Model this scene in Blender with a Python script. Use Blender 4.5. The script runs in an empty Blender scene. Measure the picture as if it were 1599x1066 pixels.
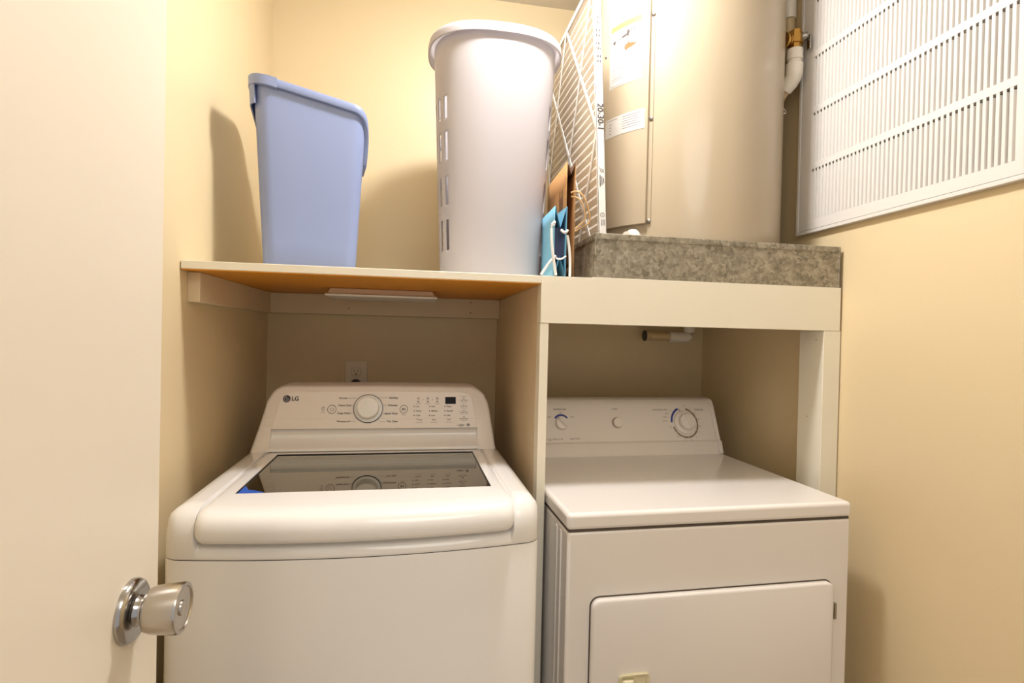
import bpy, bmesh, math, random
from mathutils import Matrix, Vector, Euler
random.seed(7)
C = bpy.context.scene.collection
sc = bpy.context.scene
cos, sin, pi = math.cos, math.sin, math.pi

# ------------------------------------------------------------------ camera, light, exposure
FPX = 847.3
cam_d = bpy.data.cameras.new('camera'); cam = bpy.data.objects.new('camera', cam_d); C.objects.link(cam)
YAW, PIT, ROL, CH = 0.1770, -0.0107, 0.0231, 1.2872
F = Vector((sin(YAW)*cos(PIT), cos(YAW)*cos(PIT), sin(PIT)))
R0 = Vector((cos(YAW), -sin(YAW), 0)); U0 = R0.cross(F)
RV = R0*cos(ROL) + U0*sin(ROL); UV = -R0*sin(ROL) + U0*cos(ROL)
cam.matrix_world = Matrix(((RV.x, UV.x, -F.x, 0), (RV.y, UV.y, -F.y, 0), (RV.z, UV.z, -F.z, CH), (0, 0, 0, 1)))
cam_d.sensor_width = 36.0; cam_d.lens = FPX/1599*36.0; cam_d.clip_start = .02
sc.camera = cam
sc.view_settings.view_transform = 'Standard'; sc.view_settings.look = 'None'
sc.view_settings.gamma = 1; sc.view_settings.use_curve_mapping = False
sc.view_settings.exposure = 0.30

w = bpy.data.worlds.new('ambient_fill'); sc.world = w; w.use_nodes = True  # added uniform ambient fill; no hall source is modelled
w.node_tree.nodes['Background'].inputs[0].default_value = (1.0, .99, .985, 1)
w.node_tree.nodes['Background'].inputs[1].default_value = 0.45
LAMP = (.30, 1.13, 2.45)
ld = bpy.data.lights.new('ceiling_lamp', 'POINT'); ld.energy = 15; ld.color = (1, .98, .965); ld.shadow_soft_size = .075
lo = bpy.data.objects.new('ceiling_lamp', ld); lo.location = LAMP; C.objects.link(lo)
pd = bpy.data.lights.new('ceiling_lamp_boost', 'AREA'); pd.energy = 8.5; pd.color = (1, .975, .965); pd.shape = 'DISK'; pd.size = .16
pobj = bpy.data.objects.new('ceiling_lamp_boost', pd); pobj.location = LAMP; C.objects.link(pobj)       # added downward boost at the lamp's position, brightens the decks below
hd = bpy.data.lights.new('fill_lamp', 'AREA'); hd.energy = 10; hd.color = (1, .96, .9); hd.shape = 'DISK'; hd.size = 1.1  # added fill from behind the camera, lifts the appliance fronts
ho = bpy.data.objects.new('fill_lamp', hd); ho.location = (.35, -.45, 2.42); C.objects.link(ho)
ho.rotation_euler = (Vector((.30, .9, .7))-Vector((.35, -.45, 2.42))).to_track_quat('-Z', 'Y').to_euler()

# ------------------------------------------------------------------ materials
def srgb(r, g, b):
    f = lambda c: c/12.92 if c <= .04045 else ((c+.055)/1.055)**2.4
    return (f(r/255), f(g/255), f(b/255), 1)
def mat(name, col, rough=.5, metal=0, bump=0, bscale=200, vary=0, vscale=3, coat=0, spec=.5, trans=0):
    m = bpy.data.materials.new(name); m.use_nodes = True
    n = m.node_tree.nodes; l = m.node_tree.links; b = n['Principled BSDF']
    b.inputs['Base Color'].default_value = col; b.inputs['Roughness'].default_value = rough
    b.inputs['Metallic'].default_value = metal; b.inputs['Coat Weight'].default_value = coat
    b.inputs['Specular IOR Level'].default_value = spec
    tc = n.new('ShaderNodeTexCoord')
    if vary:
        nz = n.new('ShaderNodeTexNoise'); nz.inputs['Scale'].default_value = vscale; nz.inputs['Detail'].default_value = 5
        l.new(tc.outputs['Object'], nz.inputs['Vector'])
        mx = n.new('ShaderNodeMix'); mx.data_type = 'RGBA'
        mx.inputs[6].default_value = col; mx.inputs[7].default_value = tuple(c*(1-vary) for c in col[:3])+(1,)
        l.new(nz.outputs['Fac'], mx.inputs[0]); l.new(mx.outputs[2], b.inputs['Base Color'])
    if bump:
        nb = n.new('ShaderNodeTexNoise'); nb.inputs['Scale'].default_value = bscale; nb.inputs['Detail'].default_value = 3
        l.new(tc.outputs['Object'], nb.inputs['Vector'])
        bp = n.new('ShaderNodeBump'); bp.inputs['Strength'].default_value = bump; bp.inputs['Distance'].default_value = .002
        l.new(nb.outputs['Fac'], bp.inputs['Height']); l.new(bp.outputs['Normal'], b.inputs['Normal'])
    return m
M = {}
M['wall'] = mat('wall_paint', (.80, .655, .415, 1), .42, bump=.12, bscale=90, vary=.04, vscale=2)
M['ceiling'] = mat('ceiling_paint', (.84, .80, .72, 1), .8)
M['floor'] = mat('floor_vinyl', (.42, .33, .24, 1), .5, vary=.2, vscale=8)
M['door'] = mat('door_paint', (.86, .79, .68, 1), .38, bump=.10, bscale=25, vary=.04, vscale=3)
M['shelfpaint'] = mat('shelf_paint', (.86, .81, .68, 1), .5, bump=.10, bscale=60, vary=.05, vscale=9)
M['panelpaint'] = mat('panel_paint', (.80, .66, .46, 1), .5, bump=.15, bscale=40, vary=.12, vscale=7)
M['enamel'] = mat('white_enamel', (.87, .855, .845, 1), .16, coat=.3)
M['enamel_b'] = mat('white_enamel_dryer', (.87, .835, .815, 1), .18, coat=.3)
M['plastic'] = mat('white_plastic', (.86, .84, .81, 1), .3)
M['plastic_p'] = mat('white_plastic_panel', (.86, .795, .735, 1), .38)
M['ink'] = mat('dark_ink', (.05, .04, .045, 1), .6)
M['inkgrey'] = mat('grey_ink', (.085, .065, .06, 1), .6)
M['inktan'] = mat('tan_ink', (.30, .21, .14, 1), .6)
M['inkblue'] = mat('blue_ink', (.03, .05, .33, 1), .5)
M['inklight'] = mat('pale_ink', (.60, .60, .62, 1), .6)
M['inkmid'] = mat('faded_ink', (.26, .24, .24, 1), .6)
M['seam'] = mat('dark_seam', (.10, .08, .06, 1), .8)
M['black'] = mat('black_plastic', (.02, .018, .02, 1), .35)
M['screen'] = mat('display_screen', (.006, .006, .008, 1), .35, spec=.1)
M['darkin'] = mat('dark_interior', (.05, .045, .04, 1), .7)
M['tub'] = mat('tub_plastic', (.62, .57, .47, 1), .35)
M['steel'] = mat('drum_steel', (.55, .53, .5, 1), .3, 1)
M['nickel'] = mat('satin_nickel', (.55, .52, .48, 1), .24, 1)
M['chrome'] = mat('worn_chrome', (.46, .45, .44, 1), .16, 1)
M['tank'] = mat('tank_paint', (.48, .395, .28, 1), .30, coat=.25, bump=.03, bscale=14, vary=.05, vscale=4)
M['screw'] = mat('screw_steel', (.35, .33, .30, 1), .3, 1)
M['paper'] = mat('label_paper', (.64, .615, .59, 1), .5)
M['yellow'] = mat('yellow_print', (.80, .70, .10, 1), .5)
M['orange'] = mat('orange_print', (.70, .12, .04, 1), .5)
M['brass'] = mat('aged_brass', (.62, .36, .10, 1), .28, 1, vary=.35, vscale=30)
M['cpvc'] = mat('tan_pipe', (.62, .47, .27, 1), .35)
M['pvc'] = mat('white_pvc', (.86, .80, .70, 1), .25)
M['grille'] = mat('grille_enamel', (.76, .73, .70, 1), .32)
M['filterdark'] = mat('grille_backing', (.26, .22, .17, 1), .9)
M['card'] = mat('white_cardboard', (.87, .85, .82, 1), .7)
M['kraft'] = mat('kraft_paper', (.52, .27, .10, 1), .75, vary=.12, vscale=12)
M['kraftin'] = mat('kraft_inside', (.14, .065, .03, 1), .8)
M['twine'] = mat('paper_twine', (.66, .42, .20, 1), .8)
M['giftblue'] = mat('blue_gift_paper', (.20, .50, .72, 1), .45)
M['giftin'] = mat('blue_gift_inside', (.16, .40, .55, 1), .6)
M['rope'] = mat('white_rope', (.85, .83, .82, 1), .7)
M['fix'] = mat('fixture_plastic', (.82, .70, .60, 1), .4)
M['ply'] = mat('stained_plywood', (.82, .33, .012, 1), .45, vary=.25, vscale=5)
M['outlet'] = mat('outlet_plastic', (.86, .76, .62, 1), .35)
M['bluefilm'] = mat('blue_film', (.03, .13, .62, 1), .2)
M['caulk'] = mat('caulk_gap', (.30, .19, .08, 1), .9)
M['handle'] = mat('ivory_handle', (.80, .74, .52, 1), .25, coat=.3)

def translucent(name, col, amount, rough=.35):
    m = mat(name, col, rough); n = m.node_tree.nodes; l = m.node_tree.links
    t = n.new('ShaderNodeBsdfTranslucent'); t.inputs['Color'].default_value = col
    mx = n.new('ShaderNodeMixShader'); mx.inputs[0].default_value = amount
    l.new(n['Principled BSDF'].outputs[0], mx.inputs[1]); l.new(t.outputs[0], mx.inputs[2])
    l.new(mx.outputs[0], n['Material Output'].inputs[0]); return m
M['hamper'] = translucent('hamper_plastic', (.59, .555, .57, 1), .28, .4)
M['bin'] = translucent('blue_bin_plastic', (.30, .365, .60, 1), .18, .36)
M['media'] = translucent('pleated_media', (.93, .89, .83, 1), .6, .9)
# tinted lid glass
g = bpy.data.materials.new('lid_glass_tint'); g.use_nodes = True; n = g.node_tree.nodes; l = g.node_tree.links
n.remove(n['Principled BSDF'])
tr = n.new('ShaderNodeBsdfTransparent'); tr.inputs[0].default_value = (.74, .71, .60, 1)
gl = n.new('ShaderNodeBsdfGlossy'); gl.inputs['Color'].default_value = (.92, .92, .86, 1); gl.inputs['Roughness'].default_value = .015
fr = n.new('ShaderNodeFresnel'); fr.inputs[0].default_value = 1.75
ma = n.new('ShaderNodeMath'); ma.operation = 'MULTIPLY_ADD'; ma.inputs[1].default_value = .8; ma.inputs[2].default_value = .26; l.new(fr.outputs[0], ma.inputs[0])
mx = n.new('ShaderNodeMixShader'); l.new(ma.outputs[0], mx.inputs[0]); l.new(tr.outputs[0], mx.inputs[1]); l.new(gl.outputs[0], mx.inputs[2])
l.new(mx.outputs[0], n['Material Output'].inputs[0]); M['glass'] = g
# galvanised spangle
g = bpy.data.materials.new('galvanised_steel'); g.use_nodes = True; n = g.node_tree.nodes; l = g.node_tree.links; b = n['Principled BSDF']
tc = n.new('ShaderNodeTexCoord'); vo = n.new('ShaderNodeTexVoronoi'); vo.inputs['Scale'].default_value = 120
nz = n.new('ShaderNodeTexNoise'); nz.inputs['Scale'].default_value = 30; nz.inputs['Detail'].default_value = 8; nz.inputs['Roughness'].default_value = .7
mp = n.new('ShaderNodeVectorMath'); mp.operation = 'ADD'; sc_ = n.new('ShaderNodeVectorMath'); sc_.operation = 'SCALE'; sc_.inputs[3].default_value = .045
l.new(tc.outputs['Object'], nz.inputs['Vector']); l.new(nz.outputs['Color'], sc_.inputs[0]); l.new(tc.outputs['Object'], mp.inputs[0]); l.new(sc_.outputs[0], mp.inputs[1]); l.new(mp.outputs[0], vo.inputs['Vector'])
sx = n.new('ShaderNodeSeparateColor'); l.new(vo.outputs['Color'], sx.inputs[0])
ad = n.new('ShaderNodeMath'); ad.operation = 'MULTIPLY_ADD'; ad.inputs[1].default_value = .30; l.new(sx.outputs[0], ad.inputs[0])
nm = n.new('ShaderNodeMath'); nm.operation = 'MULTIPLY'; nm.inputs[1].default_value = .85; l.new(nz.outputs['Fac'], nm.inputs[0]); l.new(nm.outputs[0], ad.inputs[2])
cr = n.new('ShaderNodeValToRGB'); cr.color_ramp.elements[0].position = .30; cr.color_ramp.elements[0].color = (.12, .105, .076, 1)
cr.color_ramp.elements[1].position = .82; cr.color_ramp.elements[1].color = (.44, .395, .31, 1)
l.new(ad.outputs[0], cr.inputs[0]); l.new(cr.outputs[0], b.inputs['Base Color'])
b.inputs['Metallic'].default_value = .35; b.inputs['Roughness'].default_value = .48; M['galv'] = g

# ------------------------------------------------------------------ building helpers
MW = {}
class MB:
    def __init__(s): s.v = []; s.f = []
    def add(s, vs, fs):
        o = len(s.v); s.v += [tuple(v) for v in vs]; s.f += [tuple(o+i for i in f) for f in fs]; return s
    def box(s, x0, x1, y0, y1, z0, z1):
        return s.add([(x, y, z) for z in (z0, z1) for y in (y0, y1) for x in (x0, x1)],
                     [(0, 2, 3, 1), (4, 5, 7, 6), (0, 1, 5, 4), (2, 6, 7, 3), (0, 4, 6, 2), (1, 3, 7, 5)])
    def prism(s, poly, fn, d0, d1):
        n = len(poly); vs = [fn(p[0], p[1], d0) for p in poly]+[fn(p[0], p[1], d1) for p in poly]
        return s.add(vs, [tuple(range(n-1, -1, -1)), tuple(range(n, 2*n))]+[(i, (i+1) % n, n+(i+1) % n, n+i) for i in range(n)])
    def loft(s, rings, cap0=True, cap1=True, closed=True):
        n = len(rings[0]); vs = [p for r in rings for p in r]; fs = []
        for k in range(len(rings)-1):
            for i in range(n if closed else n-1):
                j = (i+1) % n; fs.append((k*n+i, k*n+j, (k+1)*n+j, (k+1)*n+i))
        if cap0: fs.append(tuple(range(n-1, -1, -1)))
        if cap1: fs.append(tuple(range((len(rings)-1)*n, len(rings)*n)))
        return s.add(vs, fs)
    def lathe(s, prof, o, ax, seg=32, cap0=True, cap1=True):
        a = Vector(ax).normalized(); t = Vector((0, 0, 1)) if abs(a.z) < .9 else Vector((1, 0, 0))
        u = a.cross(t).normalized(); v = a.cross(u); o = Vector(o)
        return s.loft([[o+a*h+(u*cos(2*pi*i/seg)+v*sin(2*pi*i/seg))*r for i in range(seg)] for r, h in prof], cap0, cap1)
    def tube(s, pts, r, seg=10):
        pts = [Vector(p) for p in pts]; rings = []
        up = Vector((.31, .2, .93))
        for i, p in enumerate(pts):
            d = (pts[min(i+1, len(pts)-1)]-pts[max(i-1, 0)]).normalized()
            u = d.cross(up).normalized(); v = d.cross(u)
            rr = r[i] if isinstance(r, (list, tuple)) else r
            rings.append([p+(u*cos(2*pi*k/seg)+v*sin(2*pi*k/seg))*rr for k in range(seg)])
        return s.loft(rings)
    def map(s, fn): s.v = [tuple(fn(*v)) for v in s.v]; return s
    def build(s, name, m, parent=None, bevel=0, bseg=2, smooth=None, local=False, solid=0, soff=-1):
        me = bpy.data.meshes.new(name); vs = s.v
        if parent is not None and not local:
            inv = MW[parent].inverted(); vs = [inv @ Vector(v) for v in vs]
        me.from_pydata([tuple(v) for v in vs], [], s.f); me.validate()
        bm = bmesh.new(); bm.from_mesh(me); bmesh.ops.recalc_face_normals(bm, faces=bm.faces); bm.to_mesh(me); bm.free()
        o = bpy.data.objects.new(name, me); C.objects.link(o); me.materials.append(M[m] if isinstance(m, str) else m)
        if parent is not None: o.parent = parent; MW[o] = MW[parent]
        else: MW[o] = Matrix.Identity(4)
        if solid:
            md = o.modifiers.new('thick', 'SOLIDIFY'); md.thickness = solid; md.offset = soff
        if bevel:
            md = o.modifiers.new('bevel', 'BEVEL'); md.width = bevel; md.segments = bseg; md.limit_method = 'ANGLE'; md.angle_limit = math.radians(32)
            md.harden_normals = False
        if smooth is None and bevel: smooth = 40
        if smooth:
            me.shade_smooth(); me.set_sharp_from_angle(angle=math.radians(smooth))
        return o
def thing(name, label, cat, loc=(0, 0, 0), rz=0, group=None):
    o = bpy.data.objects.new(name, None); C.objects.link(o); o.empty_display_size = .05
    o.location = loc; o.rotation_euler = (0, 0, rz)
    o['label'] = label; o['category'] = cat
    if group: o['group'] = group
    MW[o] = Matrix.Translation(loc) @ Matrix.Rotation(rz, 4, 'Z'); return o
def tag(o, label, cat): o['label'] = label; o['category'] = cat; return o
def struct(o): o['kind'] = 'structure'; return o
def bez(p0, p1, p2, p3, n=12):
    p0, p1, p2, p3 = map(Vector, (p0, p1, p2, p3))
    return [p0*(1-t)**3+p1*3*t*(1-t)**2+p2*3*t*t*(1-t)+p3*t**3 for t in [i/n for i in range(n+1)]]
TX = {}
def text2d(s, size, align='CENTER', bold=0, shear=0, space=1.0):
    cu = bpy.data.curves.new('t', 'FONT'); cu.body = s; cu.size = size; cu.align_x = align; cu.align_y = 'CENTER'
    cu.resolution_u = 3; cu.offset = bold; cu.shear = shear; cu.space_character = space
    o = bpy.data.objects.new('t', cu); C.objects.link(o); bpy.context.view_layer.update()
    me = o.evaluated_get(bpy.context.evaluated_depsgraph_get()).to_mesh()
    r = [(v.co.x, v.co.y) for v in me.vertices], [tuple(p.vertices) for p in me.polygons]
    o.evaluated_get(bpy.context.evaluated_depsgraph_get()).to_mesh_clear()
    bpy.data.objects.remove(o); bpy.data.curves.remove(cu); return r
class Decal:
    """flat print: 2-d shapes mapped onto a surface"""
    def __init__(s, fn): s.fn = fn; s.mb = MB()
    def shape(s, pts, fs): s.mb.add([s.fn(*p) for p in pts], fs); return s
    def poly(s, pts): return s.shape(pts, [tuple(range(len(pts)))])
    def rect(s, x0, x1, y0, y1, n=1):
        xs = [x0+(x1-x0)*i/n for i in range(n+1)]
        return s.shape([(x, y0) for x in xs]+[(x, y1) for x in xs], [(i, i+1, n+2+i, n+1+i) for i in range(n)])
    def disc(s, x, y, r, k=1.0, n=24): return s.poly([(x+r*cos(2*pi*i/n), y+k*r*sin(2*pi*i/n)) for i in range(n)])
    def ring(s, x, y, r0, r1, a0=0, a1=360, n=36):
        A = [math.radians(a0+(a1-a0)*i/n) for i in range(n+1)]
        return s.shape([(x+r0*cos(a), y+r0*sin(a)) for a in A]+[(x+r1*cos(a), y+r1*sin(a)) for a in A],
                       [(i, i+1, n+2+i, n+1+i) for i in range(n)])
    def text(s, t, x, y, size, align='CENTER', **k):
        v, f = text2d(t, size, align, **k); return s.shape([(x+a, y+b) for a, b in v], f)
    def build(s, name, m, parent, local=True):
        o = s.mb.build(name, m, parent, local=local)
        if any(k in name for k in ('lettering', 'text', 'scale', 'picture', 'badge', 'logo', 'emblem')): o['kind'] = 'stuff'
        return o

# ------------------------------------------------------------------ room
XL, XR, YB, YS, ZC = -.4972, 1.116, 1.9737, 1.2657, 2.506
ZS, T = 1.4323, .0197
struct(MB().box(XL-.1, XL, -1.3, YB+.1, 0, ZC).build('wall_left', 'wall'))
struct(MB().box(XL, XR, YB, YB+.1, 0, ZC).build('wall_back', 'wall'))
struct(MB().box(XR, XR+.1, -1.3, YB+.1, 0, ZC).build('wall_right', 'wall'))
struct(MB().box(XL-.1, XR+.1, -1.3, YB+.1, ZC, ZC+.1).build('ceiling', 'ceiling'))
struct(MB().box(XL-.1, XR+.1, -1.3, YB+.1, -.1, 0).build('floor', 'floor'))
# open door along the left wall
DX = -.31
door = struct(MB().box(DX-.035, DX, -.03, .742, .012, 2.04).build('door_1', 'door', bevel=.0015))
kc = (DX, .673, .9675)
kn = MB().lathe([(.0185, .019), (.0235, .0205), (.0255, .026), (.0268, .036), (.0280, .0535), (.0272, .0562), (.0235, .0568), (.0225, .0553), (.0085, .0540), (.0080, .0555), (.0060, .0562)], kc, (1, 0, 0), 40).build('door_knob', 'nickel', door, smooth=35)
MB().lathe([(.0350, 0), (.0350, .003), (.0335, .0065), (.0305, .0085), (.017, .0095), (.0150, .0130), (.0148, .0162), (.0120, .0166)], kc, (1, 0, 0), 44).build('rose', 'chrome', kn, smooth=35)
MB().lathe([(.0105, .010), (.0105, .0205)], kc, (1, 0, 0), 24).build('neck', 'chrome', kn, smooth=35)

# ------------------------------------------------------------------ shelf over the washer
XD, XE = .2946, .4226
sh = thing('wall_shelf', 'painted wooden shelf over the washer with an orange underside on wall cleats', 'shelf', (0, YS, ZS-T))
MB().box(XL+.002, XD+.0008, YS, YB-.001, ZS-T+.002, ZS).build('shelf_board', 'shelfpaint', sh, bevel=.0012)
MB().box(XL+.003, XD-.0005, YS+.0015, YB-.002, ZS-T, ZS-T+.002).build('underside', 'ply', sh)['label'] = 'bare orange stained plywood underside'
ZK = ZS-T-.0005
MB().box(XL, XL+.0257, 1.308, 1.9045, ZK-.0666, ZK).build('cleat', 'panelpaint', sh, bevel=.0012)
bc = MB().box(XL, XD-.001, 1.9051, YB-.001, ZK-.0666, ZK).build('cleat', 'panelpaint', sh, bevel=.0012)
for x, z in ((-.222, ZK-.012), (-.223, ZK-.046), (-.10, ZK-.015), (.19, ZK-.012), (.19, ZK-.048)):
    MB().lathe([(.0022, 0), (.0020, .0006)], (x, 1.9051, z), (0, -1, 0), 10).build('nail_head', 'seam', bc)
# ------------------------------------------------------------------ platform for the heater
pl = thing('heater_platform', 'white painted stand of beam, divider and post carrying the metal drip pan', 'stand', (XD, YS, 0))
ZB, ZT = 1.3198, 1.434
poly = [(XD, ZB), (XR-.006, ZB), (XR-.006, ZT), (XE, ZT), (XE, ZS), (XD+.001, ZS), (XD+.001, ZS-T), (XD, ZS-T)]
MB().prism(poly, lambda a, b, d: (a, d, b), YS, YS+.038).build('front_beam', 'shelfpaint', pl, bevel=.0012)
MB().box(XD, XE, YS+.0385, YB-.002, ZS-T, ZS).build('deck_edge', 'shelfpaint', pl)
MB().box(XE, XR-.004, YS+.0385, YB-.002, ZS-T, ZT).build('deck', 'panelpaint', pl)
MB().box(XD, XD+.0205, YS+.001, YS+.0385, 0, ZB-.0006).add([], []).build('divider_edge', 'shelfpaint', pl, bevel=.001)
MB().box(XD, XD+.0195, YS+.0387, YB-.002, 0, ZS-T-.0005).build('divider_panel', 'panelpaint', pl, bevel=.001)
po = MB().box(XR-.053, XR-.003, YS+.0005, YS+.0916, 0, ZB-.0006).build('post', 'shelfpaint', pl, bevel=.001)
for (y, z) in ((YS+.028, 1.295), (YS+.055, 1.085)): MB().lathe([(.0016, 0), (.0014, .0005)], (XR-.053, y, z), (-1, 0, 0), 8).build('nail_head', 'seam', po)
MB().box(XR-.0062, XR-.0005, YS+.004, YS+.0085, .95, ZT).build('caulk_line', 'caulk', pl)

# ------------------------------------------------------------------ under-shelf light
uf = thing('shelf_light', 'slim pale light fitting under the orange shelf bottom', 'light', (-.09, 1.70, ZS-T))
x0, x1, y0, y1, z0 = -.252, .060, 1.60, 1.80, ZS-T
rr = lambda i, z: [(x0+i, y0+i, z), (x1-i, y0+i, z), (x1-i, y1-i, z), (x0+i, y1-i, z)]
MB().loft([rr(.012, z0-.0002), rr(.004, z0-.017)]).build('housing', 'fix', uf, bevel=.003)
MB().loft([rr(.0, z0-.017), rr(-.002, z0-.019), rr(.0, z0-.024)]).build('lens', 'plastic', uf, bevel=.0015)

# ------------------------------------------------------------------ outlet and plug
ot = thing('power_outlet', 'cream duplex wall outlet above the washer control panel', 'outlet', (-.2005, YB, 1.128))
MB().box(-.2385, -.1625, YB-.006, YB, 1.067, 1.187).build('cover_plate', 'outlet', ot, bevel=.003)
for zc_ in (1.148, 1.106):
    pts = []
    for i in range(32):
        a = 2*pi*i/32; pts.append((.0172*cos(a), max(-.0142, min(.0142, .0172*sin(a)))))
    rc = MB().prism([(-.2005+a, zc_+b) for a, b in pts], lambda a, b, d: (a, d, b), YB-.0073, YB-.005).build('receptacle', 'outlet', ot, bevel=.0006)
    MB().box(-.2075, -.2059, YB-.0076, YB-.007, zc_-.001, zc_+.009).build('slot', 'black', rc)
    MB().box(-.1951, -.1936, YB-.0076, YB-.007, zc_, zc_+.008).build('slot', 'black', rc)
    MB().lathe([(.0028, .0), (.0028, .0006)], (-.2005, YB-.007, zc_-.008), (0, -1, 0), 14).build('ground_slot', 'black', rc)
    rg = MB(); n_ = 32
    ring = lambda k, y: [(-.2005+a*k, y, zc_+b*k) for a, b in pts]
    rg.loft([ring(1.0, YB-.0063), ring(1.05, YB-.0063)], False, False).build('groove', 'inktan', rc)
pg = thing('power_plug', 'dark round power plug in the lower outlet socket', 'plug', (-.2005, YB-.008, 1.106))
MB().lathe([(.0170, .0), (.0176, .004), (.0165, .022), (.012, .030)], (-.2005, YB-.008, 1.106), (0, -1, 0), 28).build('plug_body', 'black', pg, smooth=40)
MB().tube(bez((-.2005, YB-.030, 1.104), (-.2005, YB-.045, 1.09), (-.2005, YB-.045, 1.05), (-.19, YB-.05, .9)), .0045).build('cord', 'black', pg, smooth=60)

# ------------------------------------------------------------------ washing machine (own frame: a across, b back, z up)
wm = thing('washing_machine', 'white top load washing machine with glass lid and dial', 'washer', (-.4319, 1.037, 0), .0106)
WW, WB_ = .686, .665
def bow(a): return -.034*(1-((a-.343)/.343)**2)
def cornr(a, r=.030):
    d = min(a, WW-a)
    return 0 if d >= r else r-math.sqrt(max(0, r*r-(r-d)**2))
acols = [0, .0012, .004, .009, .016, .024, .034, .048]+[.056, .058, .061, .066]+[.066+(.554)*i/24 for i in range(1, 24)]+[.620, .625, .628, .630]+[.638, .652, .662, .670, .677, .682, .6848, .686]
# cabinet
ring = lambda z, e=0: [(a, bow(a)+cornr(a)+e, z) for a in acols]+[(WW, WB_, z), (0, WB_, z)]
MB().loft([ring(.02), ring(.876), ring(.8795, .002)]).build('cabinet', 'enamel', wm, local=True, smooth=40)
# top cover
def lidreg(a):
    t0 = min(1, max(0, (a-.056)/.006)); t1 = min(1, max(0, (.631-a)/.006)); return min(t0, t1)
def topz(a):
    d = min(a, WW-a); r = .034
    return .967 if d >= r else .967-.030*(1-math.sqrt(max(0, 1-((r-d)/r)**2)))
rows = []
brow = [.09+.36*i/10 for i in range(11)]+[.470, .474, .66]
for a in acols:
    f = bow(a)+cornr(a); g_ = lidreg(a); tz = topz(a); p = []
    out = [(f+.001, .8815), (f, .884), (f, .912), (f+.002, .926), (f+.008, .942), (f+.018, .955), (f+.034, .9635), (f+.055, .967), (f+.065, .967)]
    inn = [(f+.001, .8815), (f, .884), (f+.001, .889), (f+.007, .899), (f+.020, .909), (f+.028, .915), (f+.032, .922), (f+.045, .930), (f+.060, .944)]
    for (bo, zo), (bi, zi) in zip(out, inn):
        zo = min(zo, tz); p.append((a, bo*(1-g_)+bi*g_, zo*(1-g_)+zi*g_))
    for i, b in enumerate(brow):
        z = tz if i >= 12 else tz*(1-g_)+.944*g_
        p.append((a, b, z))
    p.append((a, WB_, .8815)); rows.append(p)
tc_ = MB(); n_ = len(rows[0]); vs = [q for r in rows for q in r]; fs = []
for i in range(len(rows)-1):
    for j in range(n_-1):
        if .095 <= acols[i] and acols[i+1] <= .60 and 9 <= j < 18: continue
        fs.append((i*n_+j, (i+1)*n_+j, (i+1)*n_+j+1, i*n_+j+1))
fs.append(tuple(range(n_))); fs.append(tuple((len(rows)-1)*n_+j for j in range(n_-1, -1, -1)))
tc_.add(vs, fs).build('top_cover', 'enamel', wm, local=True, smooth=50)
MB().loft([ring(.8795, .003), ring(.8815, .003)], False, False).build('cabinet_seam', 'seam', wm, local=True)
# tub under the glass
tb = MB(); cx_, cy_ = .343, .30
def ell(r, z, k=.88, n=48): return [(cx_+r*cos(2*pi*i/n), cy_+r*k*sin(2*pi*i/n), z) for i in range(n)]
tb.loft([ell(.33, .936, .82), ell(.262, .925), ell(.235, .900), ell(.232, .86)], False, False).build('tub_ring', 'tub', wm, local=True, smooth=60)
tb = MB().loft([ell(.236, .885), ell(.236, .55), ell(.03, .53)], False, True).build('drum', 'steel', wm, local=True, smooth=50)
# lid
LA0, LA1 = .0582, .6298
lcols = [LA0, LA0+.0008, LA0+.003, LA0+.008, LA0+.016, LA0+.028, .096]+[.096+.501*i/20 for i in range(1, 20)]+[.597, LA1-.028, LA1-.016, LA1-.008, LA1-.003, LA1-.0008, LA1]
rows = []
for a in lcols:
    d = min(a-LA0, LA1-a); r = .018; k = 0 if d >= r else (1-math.sqrt(max(0, 1-((r-d)/r)**2)))
    f = bow(a)-.008+k*.012; dz = k*.010; up = k*.016
    p = [(a, f+.030, .932), (a, f+.020, .913+up), (a, f+.006, .9105+up), (a, f+.001, .914+up), (a, f-.001, .921+up*.8), (a, f, .934+up*.3), (a, f+.004, .947), (a, f+.014, .957), (a, f+.030, .9635-dz*.4), (a, f+.050, .966-dz*.6), (a, .090, .968-dz), (a, .2, .968-dz), (a, .32, .968-dz), (a, .434, .968-dz), (a, .472, .968-dz), (a, .474, .955)]
    rows.append(p)
ld_ = MB(); n_ = len(rows[0]); vs = [q for r in rows for q in r]; fs = []
for i in range(len(rows)-1):
    for j in range(n_-1):
        if lcols[i] >= .0959 and lcols[i+1] <= .5971 and 10 <= j < 13: continue
        fs.append((i*n_+j, (i+1)*n_+j, (i+1)*n_+j+1, i*n_+j+1))
fs.append(tuple(range(n_))); fs.append(tuple((len(rows)-1)*n_+j for j in range(n_)))
lid = ld_.add(vs, fs).build('lid', 'enamel', wm, local=True, smooth=50)
MB().box(.0962, .5968, .0902, .4338, .9632, .9662).build('lid_glass', 'glass', lid, local=True)['label'] = 'tinted glass window of the lid'
gk = MB()
for (q0, q1, q2, q3) in ((.0952, .0967, .0895, .4348), (.5963, .5978, .0895, .4348), (.0952, .5978, .4334, .4348)): gk.box(q0, q1, q2, q3, .9655, .9684)
gk.build('gasket', 'black', lid, local=True)
fl = Decal(lambda x, y: (x, y, .9668))
fl.poly([(.098, .0905), (.150, .0905), (.140, .103), (.126, .113), (.112, .118), (.098, .150)]).build('blue_film', 'bluefilm', lid)['label'] = 'blue protective film at the glass corner'
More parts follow.
